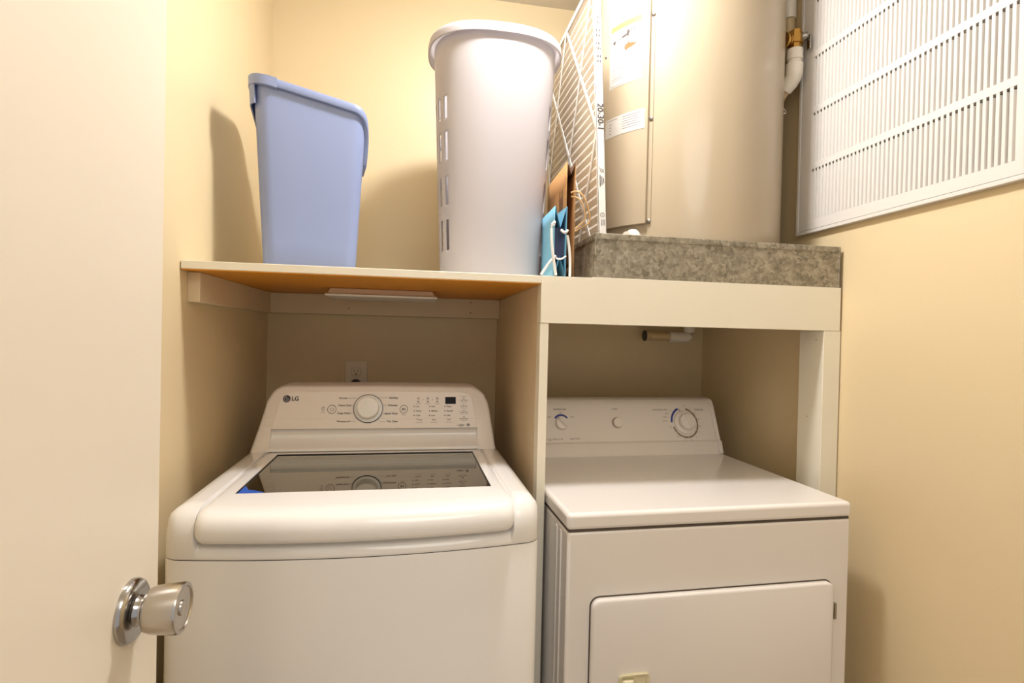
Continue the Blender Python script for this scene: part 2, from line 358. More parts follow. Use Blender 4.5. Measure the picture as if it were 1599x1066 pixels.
# backguard
TB, ZW = .35, .967
bp = lambda z: .47+TB*(z-ZW)
outl = [(.017, .966), (.0335, 1.032), (.0425, 1.073), (.046, 1.094), (.058, 1.117), (.066, 1.126), (.078, 1.133), (.092, 1.136), (.343, 1.138), (.600, 1.136), (.614, 1.133), (.628, 1.125), (.639, 1.115), (.650, 1.093), (.6545, 1.073), (.660, 1.032), (.669, .966), (.6166, .966), (.6166, 1.0236), (.0654, 1.0236), (.0654, .966)]
BG = MB()
n_ = len(outl)
cen = (.343, 1.05)
shr = lambda p, k: p if .06 < p[0] < .62 and p[1] < 1.03 else (cen[0]+(p[0]-cen[0])*(1-k), cen[1]+(p[1]-cen[1])*(1-k*2.4) if p[1] > 1.0 else p[1])
ra = [(shr(p, .028)[0], bp(shr(p, .028)[1]), shr(p, .028)[1]) for p in outl]
rb = [(shr(p, .010)[0], bp(p[1])+.003, shr(p, .010)[1]) for p in outl]
rc_ = [(p[0], bp(p[1])+.012, p[1]) for p in outl]
rd_ = [(p[0], .642, p[1]) for p in outl]
MB().box(.05, .63, bp(1.0)+.016, .64, .9665, 1.05).build('backguard_core', 'plastic_p', wm, local=True)
bgd = BG.loft([ra, rb, rc_, rd_]).build('backguard', 'plastic_p', wm, local=True, smooth=45)
PS = lambda x, y: (x, bp(y)-.0012, y)          # on the sloped panel
PS2 = lambda x, y: (x, bp(y)-.0017, y)
pan = [(.066, 1.0235), (.0785, 1.085), (.084, 1.103), (.094, 1.115), (.110, 1.121), (.343, 1.123), (.575, 1.121), (.592, 1.116), (.602, 1.104), (.606, 1.085), (.6165, 1.0235)]
MB().prism(pan, lambda a, b, d: (a, bp(b)+d, b), -.001, .003).build('control_panel', 'plastic_p', bgd, local=True, bevel=.0008)
cv = MB(); prof = [(-.0015, 1.0235), (.008, 1.0205), (.0155, 1.014), (.0165, 1.005), (.0105, .9915), (-.001, .9815), (-.010, .9772), (-.011, .9745), (-.008, .9695)]
cv.loft([[(a, bp(z)+d-(.003 if 0 < i_ < 40 else 0), z) for (d, z) in prof] for i_, a in ((1, .0655), (1, .0665), (1, .6155), (1, .6165))], False, False, closed=False)
cv.build('panel_cove', 'enamel', bgd, local=True, smooth=60)
nv = Vector((0, -cos(math.atan(TB)), sin(math.atan(TB))))
def at(x, z, h=0): v = Vector((x, bp(z), z))+nv*h; return v
dial = MB().lathe([(.0305, .0015), (.0300, .012), (.0292, .0225), (.0275, .0245), (.020, .0252)], at(.314, 1.0755), nv, 48).build('dial', 'plastic', bgd, local=True, smooth=30)
MB().lathe([(.0400, 0), (.0400, .0030), (.0385, .0032)], at(.314, 1.0755), nv, 48).build('dial_ring', 'black', dial, local=True)
MB().lathe([(.0382, 0), (.0380, .0036), (.0315, .0042)], at(.314, 1.0755), nv, 48).build('dial_base', 'plastic', dial, local=True)
d = Decal(PS2)
d.disc(.0985, 1.1022, .0100, .95)
d.text('LG', .1205, 1.1022, .0155, bold=.0004)
logo = d.build('logo', 'ink', bgd)
d = Decal(lambda x, y: (x, bp(y)-.0020, y))
d.ring(.0985, 1.1022, .0062, .0070, 90, 360, 20).rect(.0982, .0988, 1.0985, 1.1060).rect(.0985, .1012, 1.0985, 1.0992).rect(.0985, .1050, 1.1018, 1.1025).disc(.0958, 1.1048, .0009, n=8)
d.build('logo_face', 'inklight', logo)
d = Decal(PS2)
for s_, z_, x_ in (('Normal', 1.104, .2455), ('Heavy Duty', 1.085, .251), ('Deep Wash', 1.064, .2495), ('Waterproof', 1.043, .249)): d.text(s_, x_, z_, .0070, bold=.00012)
for s_, z_, x_ in (('Bedding', 1.105, .3815), ('Delicates', 1.085, .380), ('Speed Wash', 1.063, .3765), ('Tub Clean', 1.042, .380)): d.text(s_, x_, z_, .0070, bold=.00012)
for x0_, x1_, z_ in ((.259, .280, 1.104), (.269, .274, 1.085), (.267, .274, 1.064), (.267, .281, 1.043), (.346, .368, 1.105), (.356, .365, 1.085), (.353, .358, 1.063), (.347, .363, 1.042)): d.rect(x0_, x1_, z_-.0003, z_+.0003)
d.ring(.2175, 1.0745, .0106, .0118).ring(.2175, 1.0740, .0042, .0050, 120, 420, 20).rect(.2171, .2179, 1.0740, 1.0800)
d.ring(.4105, 1.0745, .0100, .0112).poly([(.4065, 1.0705), (.4065, 1.0785), (.4112, 1.0745)]).rect(.4120, .4130, 1.0710, 1.0780).rect(.4140, .4150, 1.0710, 1.0780)
d.ring(.1945, 1.0770, .0036, .0042, 0, 360, 16).rect(.1895, .2, 1.0660, 1.0666).poly([(.191, 1.0745), (.1965, 1.0815), (.1972, 1.0810), (.1918, 1.0740)]).rect(.1908, .1985, 1.0695, 1.0701)
d.rect(.405, .417, 1.0590, 1.0596)
for x_ in (.4505, .477, .5035):
    d.rect(x_-.0028, x_+.0028, 1.1035, 1.1055).rect(x_-.0028, x_+.0028, 1.0935, 1.0957).rect(x_-.004, x_+.004, 1.0995, 1.1003).rect(x_-.007, x_+.007, 1.0888, 1.0895)
for x_ in (.4638, .490): d.disc(x_, 1.100, .0010, n=8)
for r_, z_ in enumerate((1.0815, 1.0695, 1.0575)):
    for c_, (x_, ws) in enumerate(((.4395, ('Hot', 'Warm', 'Cold')), (.482, ('High', 'Medium', 'Low')), (.5248, ('Heavy', 'Normal', 'Light')))):
        d.disc(x_, z_, .0016, n=10); d.text(ws[r_], x_+.005, z_, .0056, 'LEFT', bold=.0001)
for s_, x_ in (('Temp.', .454), ('Spin', .4945), ('Soil', .5365)): d.text(s_, x_, 1.0462, .0068); d.rect(x_-.010, x_+.010, 1.0388, 1.0393)
for s_, z_ in (('Cold Wash', 1.0985), ('Deep Fill', 1.0815), ('Water Plus', 1.0655), ('Extra Rinse', 1.0480)):
    d.text(s_, .579, z_, .0052); d.rect(.5765, .5812, z_+.0040, z_+.0056); d.rect(.571, .588, z_-.0052, z_-.0048)
d.rect(.569, .589, 1.1095, 1.1100)
d.build('lettering', 'inkgrey', bgd)
d = Decal(PS2); d.text('10', .590, 1.0312, .0092, bold=.0004).rect(.560, .580, 1.0302, 1.0314).rect(.565, .580, 1.0325, 1.0330).rect(.566, .576, 1.0278, 1.0285)
d.build('badge', 'ink', bgd)
MB().prism([(.5262, 1.0885), (.5562, 1.0885), (.5562, 1.1075), (.5262, 1.1075)], lambda a, b, d_: (a, bp(b)+d_, b), -.0019, .001).build('display', 'screen', bgd, local=True)

# ------------------------------------------------------------------ dryer
dr = thing('clothes_dryer', 'white front load clothes dryer under the metal drip pan', 'dryer', (.3238, 1.0979, 0), .0204)
DW = .6967
MB().box(0.002, DW-.001, .0005, .66, .02, .8745).build('cabinet', 'enamel_b', dr, local=True, bevel=.006, bseg=3)
for b in (.045, .075): MB().box(-.0005, .003, b, b+.012, .03, .865).build('side_rib', 'enamel_b', dr, local=True, bevel=.002)
MB().box(.004, DW-.004, .003, .655, .8745, .8792).build('top_gap', 'seam', dr, local=True)
MB().box(0, DW, -.002, .655, .8792, .915).build('top_deck', 'enamel_b', dr, local=True, bevel=.009, bseg=4)
TD = .45; dp = lambda z: .516+TD*(z-.917)
cs = [(.514, .9152), (.5145, .921), (.5165, .9245), (.5255, .9535), (.5272, .955), (dp(.958), .958), (dp(1.066), 1.066), (dp(1.071)+.001, 1.071), (dp(1.082)+.004, 1.0815), (.602, 1.0855), (.645, 1.087), (.645, .9152)]
con = MB().prism(cs, lambda a, b, d_: (d_, a, b), .004, .677).build('console', 'plastic_p', dr, local=True, smooth=35)
cs2 = [(b-.0015 if b < .6 else b, z+.001 if z > 1 else z) for b, z in cs]
MB().prism(cs2, lambda a, b, d_: (d_, a, b), .6785, .6935).build('end_cap', 'plastic_p', con, local=True, bevel=.004)
MB().prism([(.5145+.003, .9185), (dp(.9535)+.0075, .9535), (dp(.956)+.006, .956), (.60, .956), (.60, .9185)], lambda a, b, d_: (d_, a, b), .677, .6785).build('end_seam', 'seam', con, local=True)
nd = Vector((0, -cos(math.atan(TD)), sin(math.atan(TD))))
da = lambda x, z: Vector((x, dp(z), z))
QS = lambda x, y: (x, dp(y)-.0006, y)
MB().prism([(.004, .9548), (.676, .9548), (.676, .9562), (.004, .9562)], lambda a, b, d_: (a, dp(b)+d_, b), -.0008, .001).build('console_groove', 'inktan', con, local=True)
k1 = MB().lathe([(.0215, 0), (.0205, .010), (.0190, .014), (.015, .0145)], da(.150, 1.0125), nd, 32).build('temperature_knob', 'plastic_p', con, local=True, smooth=30)
sk = Vector((1, 0, 0)).cross(nd)*-1
def grip(c, ang, L, W_, h0, h1):
    u = Vector((1, 0, 0)); v = -u.cross(nd); e = u*cos(ang)+v*sin(ang); f_ = nd.cross(e); m_ = MB()
    q = lambda s, t, h: c+e*s+f_*t+nd*h
    m_.loft([[q(-L, -W_, h0), q(L, -W_, h0), q(L, W_, h0), q(-L, W_, h0)], [q(-L*.9, -W_*.5, h1), q(L*.9, -W_*.5, h1), q(L*.9, W_*.5, h1), q(-L*.9, W_*.5, h1)]]); return m_
grip(da(.150, 1.0125), 2.3, .017, .004, .013, .020).build('grip', 'plastic_p', k1, local=True, bevel=.001)
MB().lathe([(.0165, 0), (.0160, .008), (.0150, .0105), (.011, .0112)], da(.339, 1.013), nd, 28).build('start_button', 'plastic_p', con, local=True, smooth=30)
MB().lathe([(.0180, 0), (.0180, .0012)], da(.3375, 1.0135), nd, 28).build('button_bezel', 'inktan', con, local=True)
k3 = MB().lathe([(.0400, 0), (.0385, .006), (.030, .0085), (.0295, .0085)], da(.5755, 1.0115), nd, 48).build('timer_knob', 'plastic_p', con, local=True, smooth=30)
MB().lathe([(.0275, .008), (.0265, .022), (.0245, .0245), (.018, .0250)], da(.5755, 1.0115), nd, 40).build('hub', 'plastic_p', k3, local=True, smooth=30)
grip(da(.5755, 1.0115), 1.85, .023, .005, .0245, .031).build('grip', 'plastic_p', k3, local=True, bevel=.0015)
d = Decal(QS); d.ring(.150, 1.0125, .0230, .0285, 38, 142); 
def dring(d, x, z, r0, r1, a0, a1, n=30): return d.ring(x, z, r0, r1, a0, a1, n)
dring(d, .5755, 1.0115, .0440, .0505, 112, 178)
d.build('blue_scale', 'inkblue', con)
d = Decal(QS)
for i in range(9):
    a0 = -165+i*27; dring(d, .5755, 1.0115, .0415, .0470, a0, a0+25.5, 8)
d.build('tan_scale', 'inktan', con)
d = Decal(QS)
d.text('TEMPERATURE', .1475, 1.055, .0066).text('START', .335, 1.055, .0066).text('AUTOMATIC DRY', .493, 1.052, .0066).text('TIMED DRY', .635, 1.052, .0066)
d.text('LOW', .112, 1.032, .0050).text('MED', .150, 1.0455, .0045).text('HIGH', .187, 1.032, .0050)
for s_, x_, z_ in (('DRY', .531, 1.0500), ('MORE', .515, 1.0405), ('NORMAL', .508, 1.0295), ('LESS DRY', .505, 1.0175), ('OFF', .521, .9985)): d.text(s_, x_, z_, .0042)
for i, a_ in enumerate((82, 58, 35, 12, -12, -32, -55, -78, -103, -130)):
    d.text(str(80-8*i) if i < 9 else 'OFF', .5755+.053*cos(math.radians(a_)), 1.0115+.053*sin(math.radians(a_)), .0046)
d.text('Frigidaire', .118, .9675, .0100, shear=.3, space=1.5).text('HEAVY DUTY', .190, .9675, .0058)
d.poly([(.560, 1.0545), (.5625, 1.0550), (.5680, 1.0455), (.5668, 1.0445)]).rect(.139, .149, 1.0300, 1.0325)
d.build('lettering', 'inkgrey', con)
# dryer door
def rrect(x0, x1, z0, z1, r, n=8):
    P = []
    for cx, cz, a0 in ((x1-r, z1-r, 0), (x0+r, z1-r, 90), (x0+r, z0+r, 180), (x1-r, z0+r, 270)):
        for i in range(n+1): a = math.radians(a0+90*i/n); P.append((cx+r*cos(a), cz+r*sin(a)))
    return P
FX = lambda a, b, d_: (a, d_, b)
MB().prism(rrect(.0535, .6485, .197, .7360, .021), FX, -.001, .002).build('door_shadow_gap', 'seam', dr, local=True)
o_, i1, i2 = rrect(.0560, .6460, .20, .7335, .019), rrect(.0575, .6445, .2015, .732, .018), rrect(.062, .640, .206, .7275, .014)
ddoor = MB().loft([[(a, 0, b) for a, b in o_], [(a, -.009, b) for a, b in o_], [(a, -.0125, b) for a, b in i1], [(a, -.0140, b) for a, b in i2]]).build('door', 'enamel_b', dr, local=True, smooth=50)
hb_ = MB().loft([[(a, -.0138, b) for a, b in rrect(.1165, .1875, .478, .5725, .009)], [(a, -.0205, b) for a, b in rrect(.1175, .1865, .479, .5715, .008)], [(a, -.0200, b) for a, b in rrect(.1215, .1825, .483, .5675, .006)], [(a, -.0146, b) for a, b in rrect(.125, .179, .487, .564, .005)]]).build('handle', 'handle', ddoor, local=True, smooth=50)
MB().loft([[(.1215, -.0145, z), (.126, -.0245, z), (.146, -.0275, z), (.1535, -.0145, z)] for z in (.488, .5555, .562)]).build('pull', 'handle', hb_, local=True, bevel=.004, bseg=3)
hg = MB().box(.6475, .6535, -.0125, .001, .646, .683)
hg.build('hinge', 'screw', dr, local=True, bevel=.001)

# ------------------------------------------------------------------ drip pan
dpn = thing('drip_pan', 'square galvanised drip pan under the beige water heater', 'pan', (.766, 1.6, ZT))
PX0, PX1, PY0, PY1, PZ = .4273, 1.1042, 1.2668, 1.938, 1.541
tq = lambda i, z: [(PX0+i, PY0+i, z), (PX1-i, PY0+i, z), (PX1-i, PY1-i, z), (PX0+i, PY1-i, z)]
MB().loft([tq(.0, ZT+.0004), tq(0, PZ), tq(.0015, PZ), tq(.0015, ZT+.002)], True, True).build('tray', 'galv', dpn)
hm = MB().loft([tq(-.0014, PZ-.0135), tq(-.0018, PZ-.006), tq(-.0014, PZ), tq(.0, PZ+.0012), tq(.003, PZ+.0008), tq(.003, PZ-.011)], False, False)
hm.build('rolled_rim', 'galv', dpn, smooth=30)
for x, y in ((PX0, PY0), (PX1, PY0), (PX0, PY1), (PX1, PY1)):
    sx_ = 1 if x == PX0 else -1; sy_ = 1 if y == PY0 else -1
    MB().tube([(x+sx_*.001, y+sy_*.001, ZT+.003), (x+sx_*.001, y+sy_*.001, PZ+.001)], .0028, 8).build('corner_fold', 'galv', dpn, smooth=60)
MB().box(.47, .64, PY0-.0006, PY0+.012, ZT-.0002, ZT+.0006).build('shim', 'seam', dpn)

# ------------------------------------------------------------------ water heater
HC, HR = (.800, 1.570), .281
wh = thing('water_heater', 'tall beige cylindrical water heater standing in the metal pan', 'water heater', (HC[0], HC[1], ZT+.003))
MB().lathe([(HR-.004, .024), (HR, .030), (HR, 1.01), (HR-.012, 1.03), (.10, 1.05)], (HC[0], HC[1], ZT), (0, 0, 1), 96).build('tank', 'tank', wh, smooth=30)
MB().lathe([(HR-.02, .002), (HR-.02, .026)], (HC[0], HC[1], ZT), (0, 0, 1), 64).build('base_ring', 'darkin', wh, smooth=30)
def CY(r): return lambda ang, z: (HC[0]+r*cos(math.radians(ang)), HC[1]+r*sin(math.radians(ang)), z)
def arcplate(a0, a1, z0, z1, r0, r1, n=14):
    m_ = MB(); A = [a0+(a1-a0)*i/n for i in range(n+1)]; rings = []
    for a in A: rings.append([CY(r0)(a, z0), CY(r1)(a, z0), CY(r1)(a, z1), CY(r0)(a, z1)])
    return m_.loft(rings)
PR = HR+.012
pnl = arcplate(-168, -134.4, 1.594, 2.27, HR-.001, PR).build('access_panel', 'tank', wh, bevel=.0012, smooth=30)
arcplate(-135.4, -132.2, 1.594, 2.27, HR-.001, HR+.0025, 3).build('panel_flange', 'tank', pnl, bevel=.0008)
for z in (2.148, 1.872, 1.600):
    p_ = CY(HR+.0025)(-133.2, z); nn = Vector((p_[0]-HC[0], p_[1]-HC[1], 0))
    MB().lathe([(.0052, 0), (.0050, .0022), (.003, .0034)], p_, nn, 16).build('screw', 'screw', pnl, smooth=40)
p_ = CY(PR)(-163.3, 2.085); MB().lathe([(.0045, 0), (.0030, .0025)], p_, Vector((p_[0]-HC[0], p_[1]-HC[1], 0)), 14).build('screw', 'screw', pnl, smooth=40)
LR = PR+.0006
def dec(r): return Decal(CY(r))
wl = dec(LR); wl.rect(-159.6, -138.4, 1.983, 2.158, 12); wlo = wl.build('warning_label', 'paper', wh, local=False); wlo['label'] = 'white warning label with yellow band and picture of a hand under a tap'
d = dec(LR+.0004)
for a0, a1, z0, z1 in ((-158.6, -158.4, 1.987, 2.138), (-139.4, -139.2, 1.987, 2.138), (-158.6, -139.2, 1.987, 1.988), (-158.6, -139.2, 2.0645, 2.0655)): d.rect(a0, a1, z0, z1, 10)
for i in range(10): d.rect(-157.6, -140.2-2.5*(i % 3), 2.058-.0065*i, 2.0590-.0065*i, 8) if i % 4 else d.rect(-157.6, -150, 2.0572-.0065*i, 2.0588-.0065*i, 5)
d.build('label_text', 'inkmid', wlo, local=False)
d = dec(LR+.0004); d.rect(-159.0, -138.9, 2.139, 2.154, 10); d.build('label_band', 'yellow', wlo, local=False)
d = dec(LR+.0008); K = 5.2          # degrees per 1/40 m
ex = lambda a, z, pts: d.poly([(a+u/.293*57.3, z+v) for u, v in pts])
ck = lambda r, n=14: [(r*cos(2*pi*i/n), r*sin(2*pi*i/n)) for i in range(n)]
ex(-156.2, 2.1085, ck(.0052)); ex(-146.9, 2.1215, ck(.0055))
for (a, z) in ((-153.3, 2.1110), (-143.9, 2.1230)):
    for j in range(5): ex(a+1.1*cos(j*1.257), z+.0042*sin(j*1.257), ck(.0018, 8))
ex(-149.6, 2.1140, [(-.010, -.002), (-.004, .003), (.008, .0045), (.016, .003), (.016, -.005), (.012, -.005), (.011, -.001), (-.003, -.003)])
d.build('label_picture', 'inkgrey', wlo, local=False)
d = dec(LR+.0008)
hx = [(-.018, .000), (-.010, .003), (-.014, .009), (-.006, .006), (-.001, .012), (.003, .006), (.010, .005), (.026, .000), (.010, -.006), (-.004, -.007), (-.012, -.011), (-.010, -.005), (-.019, -.006), (-.010, -.002)]
d.poly([(-146.4+u/.293*57.3, 2.0830+v) for u, v in hx]); d.build('label_hand', 'orange', wlo, local=False)
dl = dec(LR); dl.rect(-162.2, -136.0, 1.848, 1.901, 12); dlo = dl.build('data_label', 'paper', wh, local=False)
d = dec(LR+.0004)
for i in range(6): d.rect(-149.5, -138-2*(i % 2), 1.893-.0065*i, 1.8942-.0065*i, 6)
for i in range(4): d.rect(-159, -157.2, 1.883-.0085*i, 1.8850-.0085*i, 2)
d.rect(-161, -153, 1.8945, 1.8958, 5); d.build('label_text', 'inkmid', dlo, local=False)
p_ = CY(HR-.01)(-142.5, 1.560)
MB().lathe([(.024, 0), (.024, .016), (.018, .020), (.013, .034), (.013, .045)], p_, Vector((p_[0]-HC[0], p_[1]-HC[1], 0)), 24).build('drain_valve', 'pvc', wh, smooth=40)

# ------------------------------------------------------------------ relief valve beside the tank
rv = thing('relief_valve', 'brass relief valve with white pipe fittings beside the heater and grille', 'valve', (1.06, 1.415, 2.156))
T0 = Vector((1.032, 1.415, 2.156)); ax = Vector((.9, -.05, .04)).normalized()
vb = MB().lathe([(.0215, 0), (.0215, .004), (.014, .0045), (.014, .012), (.0165, .0125), (.0165, .020), (.013, .021), (.013, .032)], T0, ax, 24).build('valve_body', 'brass', rv, smooth=30)
VC = T0+ax*.032
MB().lathe([(.0185, -.026), (.0185, -.012), (.0225, -.011), (.0225, .012), (.018, .0135), (.018, .027), (.010, .029)], VC, (0.0, 0, 1), 8).build('hex_nut', 'brass', vb)
MB().lathe([(.012, 0), (.014, .012), (.009, .022)], VC+Vector((.012, -.004, .006)), (.55, -.55, .15), 16).build('valve_cap', 'screw', vb, smooth=40)
MB().box(1.0895, 1.0925, 1.383, 1.397, 2.124, 2.166).build('lever', 'chrome', vb, bevel=.001)
ap = MB().lathe([(.0215, .0), (.0215, -.030), (.0185, -.031), (.0185, -.044)], VC+Vector((0, 0, -.026)), (0, 0, 1), 28).build('pipe_adaptor', 'pvc', rv, smooth=30)
E0 = VC+Vector((0, 0, -.064))
MB().tube([E0+Vector((0, 0, .002)), E0+Vector((0, 0, -.004)), E0+Vector((0, 0, -.006)), E0+Vector((0, 0, -.030)), E0+Vector((-.001, .004, -.040)), E0+Vector((-.004, .012, -.052)), E0+Vector((-.010, .026, -.066))], [.0185, .0235, .0235, .0230, .0228, .0222, .021], 24).build('elbow', 'pvc', rv, smooth=50)
MB().tube([E0+Vector((-.009, .024, -.063)), E0+Vector((-.020, .060, -.100)), E0+Vector((-.026, .080, -.125))], .0175, 20).build('discharge_pipe', 'cpvc', rv, smooth=50)
MB().tube(bez(E0+Vector((-.012, .04, -.108)), E0+Vector((.004, .02, -.135)), E0+Vector((-.02, .0, -.155)), E0+Vector((-.06, .01, -.140)), 12), .0015, 6).build('tie_wire', 'pvc', rv, smooth=60)
wp = thing('water_pipe', 'tan vertical water pipe with white coupling behind the relief valve', 'pipe', (1.098, 1.485, 1.93))
MB().tube([(1.099, 1.66, 1.93), (1.099, 1.56, 1.99), (1.0985, 1.51, 2.05), (1.098, 1.485, 2.12), (1.098, 1.485, 2.27)], .0160, 24).build('pipe', 'cpvc', wp, smooth=50)
MB().lathe([(.0195, 0), (.0203, .002), (.0203, .05), (.0200, .10), (.0200, .235)], (1.0955, 1.485, 2.262), (0, 0, 1), 24).build('coupling', 'pvc', wp, smooth=40)

# ------------------------------------------------------------------ drain pipe below the platform
dpp = thing('drain_pipe', 'cream plastic elbow pipe below the beam above the dryer', 'pipe', (.95, 1.91, 1.30))
dyy = 1.905
MB().tube([(.862, dyy, 1.2985), (.966, dyy, 1.2965)], .0165, 24).build('pipe', 'cpvc', dpp, smooth=50)
MB().tube([(.938, dyy, 1.2960), (.995, dyy, 1.2955), (1.010, dyy, 1.2965), (1.0185, dyy, 1.303), (1.022, dyy, 1.315), (1.022, dyy, 1.345)], [.0205, .0205, .0207, .0207, .0205, .0205], 24).build('elbow', 'pvc', dpp, smooth=50)
MB().tube([(1.022, dyy, 1.34), (1.022, dyy, ZS-T-.001)], .0165, 20).build('riser', 'cpvc', dpp, smooth=50)
MB().lathe([(.0195, 0), (.0195, .020), (.017, .024)], (.842, dyy, 1.299), (1, 0, 0), 24, False, True).build('coupling', 'cpvc', dpp, smooth=40)
MB().lathe([(.0200, 0), (.0200, .004), (.013, .004)], (.8405, dyy, 1.299), (1, 0, 0), 24).build('pipe_mouth', 'black', dpp, smooth=40)

# ------------------------------------------------------------------ return air grille
gr = thing('air_grille', 'large white return air grille with vertical louvers on the right wall', 'grille', (XR, 1.12, 1.60))
GY0, GY1, GZ0, GZ1 = .792, 1.437, 1.599, 2.452
OY0, OY1 = .843, 1.384
zr = [(1.6375+i*.1598, 1.6375+i*.1598+.1425) for i in range(5)]
GX = 1.1030
fm = MB()
fm.box(GX, XR-.0006, OY1, GY1-.011, GZ0+.011, GZ1-.01); fm.box(GX, XR-.0006, GY0+.01, OY0, GZ0+.011, GZ1-.01)
edges = [GZ0+.011]+[z for r in zr for z in r]+[GZ1-.01]
fm.box(GX, XR-.0006, OY0, OY1, edges[0], edges[1])
for i in range(4): fm.box(GX, XR-.0006, OY0, OY1, zr[i][1], zr[i+1][0])
fm.box(GX, XR-.0006, OY0, OY1, edges[-2], edges[-1])
fm.build('panel_frame', 'grille', gr)
for q in ((GY0, GY1, GZ0, GZ0+.0095), (GY0, GY1, GZ1-.009, GZ1), (GY1-.0095, GY1, GZ0+.0096, GZ1-.0091), (GY0, GY0+.009, GZ0+.0096, GZ1-.0091)):
    MB().box(GX-.002, XR-.0004, *q).build('outer_trim', 'grille', gr, bevel=.001)
MB().box(XR-.0012, XR-.0002, OY0-.01, OY1+.01, GZ0+.02, GZ1-.02).build('backing', 'filterdark', gr)
MB().box(GX+.002, XR-.0004, GY0+.004, GY1-.004, GZ0+.008, GZ0+.0125).build('seam', 'seam', gr)
NL = 43; st = (OY1-OY0)/NL
lm = MB(); HZ = .0709
lm.box(GX+.0002, GX+.0010, -.0002, .0064, -HZ, HZ)
lm.loft([[(GX+.0004, -.0002, z), (GX+.0114, -.0066, z), (GX+.0114, -.0058, z), (GX+.0004, .0006, z)] for z in (-HZ, HZ-.006)])
lmesh = None
for zi, (z0, z1) in enumerate(zr):
    for k in range(NL):
        loc = Vector((0, OY0+st*(k+.5), (z0+z1)/2))
        if lmesh is None:
            o = MB().add([tuple(v) for v in lm.v], lm.f).build('louver', 'grille', gr, local=True); lmesh = o
        else:
            o = lmesh.copy(); C.objects.link(o); o.parent = gr
        o.location = loc-Vector(gr.location)

# ------------------------------------------------------------------ pleated air filter
af = thing('air_filter', 'pleated cardboard framed air filter standing beside the heater', 'filter', (.4625, 1.54, ZT+.004))
FY0, FY1, FZ0, FH = 1.308, 1.806, ZT+.004, .752
LEAN = .050
def FL(t, y, h): return (.4555+t-LEAN*h, y, FZ0+h)       # t through thickness, y depth, h up
def fbox(m_, t0, t1, y0, y1, h0, h1): return m_.add([FL(t, y, h) for h in (h0, h1) for y in (y0, y1) for t in (t0, t1)], [(0, 2, 3, 1), (4, 5, 7, 6), (0, 1, 5, 4), (2, 6, 7, 3), (0, 4, 6, 2), (1, 3, 7, 5)])
TH = .0195
fr_ = MB()
fbox(fr_, 0, TH, FY0, FY0+.0012, 0, FH); fbox(fr_, 0, TH, FY1-.0012, FY1, 0, FH); fbox(fr_, 0, TH, FY0, FY1, 0, .0012); fbox(fr_, 0, TH, FY0, FY1, FH-.0012, FH)
for t0 in (0, TH-.0008):
    fbox(fr_, t0, t0+.0008, FY0, FY0+.010, 0, FH); fbox(fr_, t0, t0+.0008, FY1-.014, FY1, 0, FH); fbox(fr_, t0, t0+.0008, FY0, FY1, 0, .014); fbox(fr_, t0, t0+.0008, FY0, FY1, FH-.014, FH)
frame = fr_.build('frame', 'card', af)
NP = 31; pitch = (FH-.006)/NP; pts = []
for i in range(NP):
    pts += [(.0070, .003+pitch*i), (.0024, .003+pitch*(i+.47)), (.0024, .003+pitch*(i+.53))]
pts.append((.0070, .003+pitch*NP))
MB().loft([[FL(t, y, h) for t, h in pts] for y in (FY0+.002, FY1-.002)], False, False, closed=False).build('pleated_media', 'media', af, solid=.0006)
def strip(y0, h0, y1, h1, wd=.0055):
    dx, dy = y1-y0, h1-h0; L = math.hypot(dx, dy); nx, ny = -dy/L*wd, dx/L*wd; m_ = MB()
    q = [(y0+nx, h0+ny), (y1+nx, h1+ny), (y1-nx, h1-ny), (y0-nx, h0-ny)]
    m_.add([FL(t, y, h) for t in (.0006, .0018) for y, h in q], [(0, 1, 2, 3), (7, 6, 5, 4), (0, 4, 5, 1), (1, 5, 6, 2), (2, 6, 7, 3), (3, 7, 4, 0)]); return m_
D_ = FY1-FY0
for (a, b, c, e_) in ((0, .0, .5, .375), (.5, .375, 1, .75), (0, .375, .5, .0), (.5, .75, 1, .375), (0, .375, .5, .75), (.5, 0, 1, .375), (0, .75, .5, .375), (.5, .375, 1, 0)):
    strip(FY0+.004+a*(D_-.008), .002+b*.996, FY0+.004+c*(D_-.008), .002+e_*.996).build('support_strip', 'card', af)
FT = lambda z: FL(0, 0, z)[0]
FS = lambda x, y: (FL(TH*.5+y, 0, 1.875-x-FZ0)[0], FY0-.0006, 1.875-x)
d = Decal(FS); d.text('20', .0115, .000, .0215, bold=.0003).text('x', .0262, -.001, .014).text('30', .0400, .000, .0215, bold=.0003).text('x', .0540, -.001, .014).text('1', .0630, .000, .0215, bold=.0003)
d.ring(.2790, 0, .0050, .0060).text('UL', .2790, .0002, .0058)
d.build('size_lettering', 'ink', frame, local=False)
d = Decal(FS)
for k in range(4):
    for j in range(2):
        u = -.215+k*.032+j*.0125
        for q in range(3): d.rect(u, u+.0065, -.006+q*.0042, -.0035+q*.0042)
for k, v in enumerate((-.004, .0005, .005)): d.rect(.180+.003*k, .208-.004*k, v-.0012, v+.0012)
d.text('JS', .167, .001, .014, shear=.3)
for k in range(3): d.rect(.290, .306, -.004+k*.004, -.0025+k*.004)
d.build('small_lettering', 'inkgrey', frame, local=False)

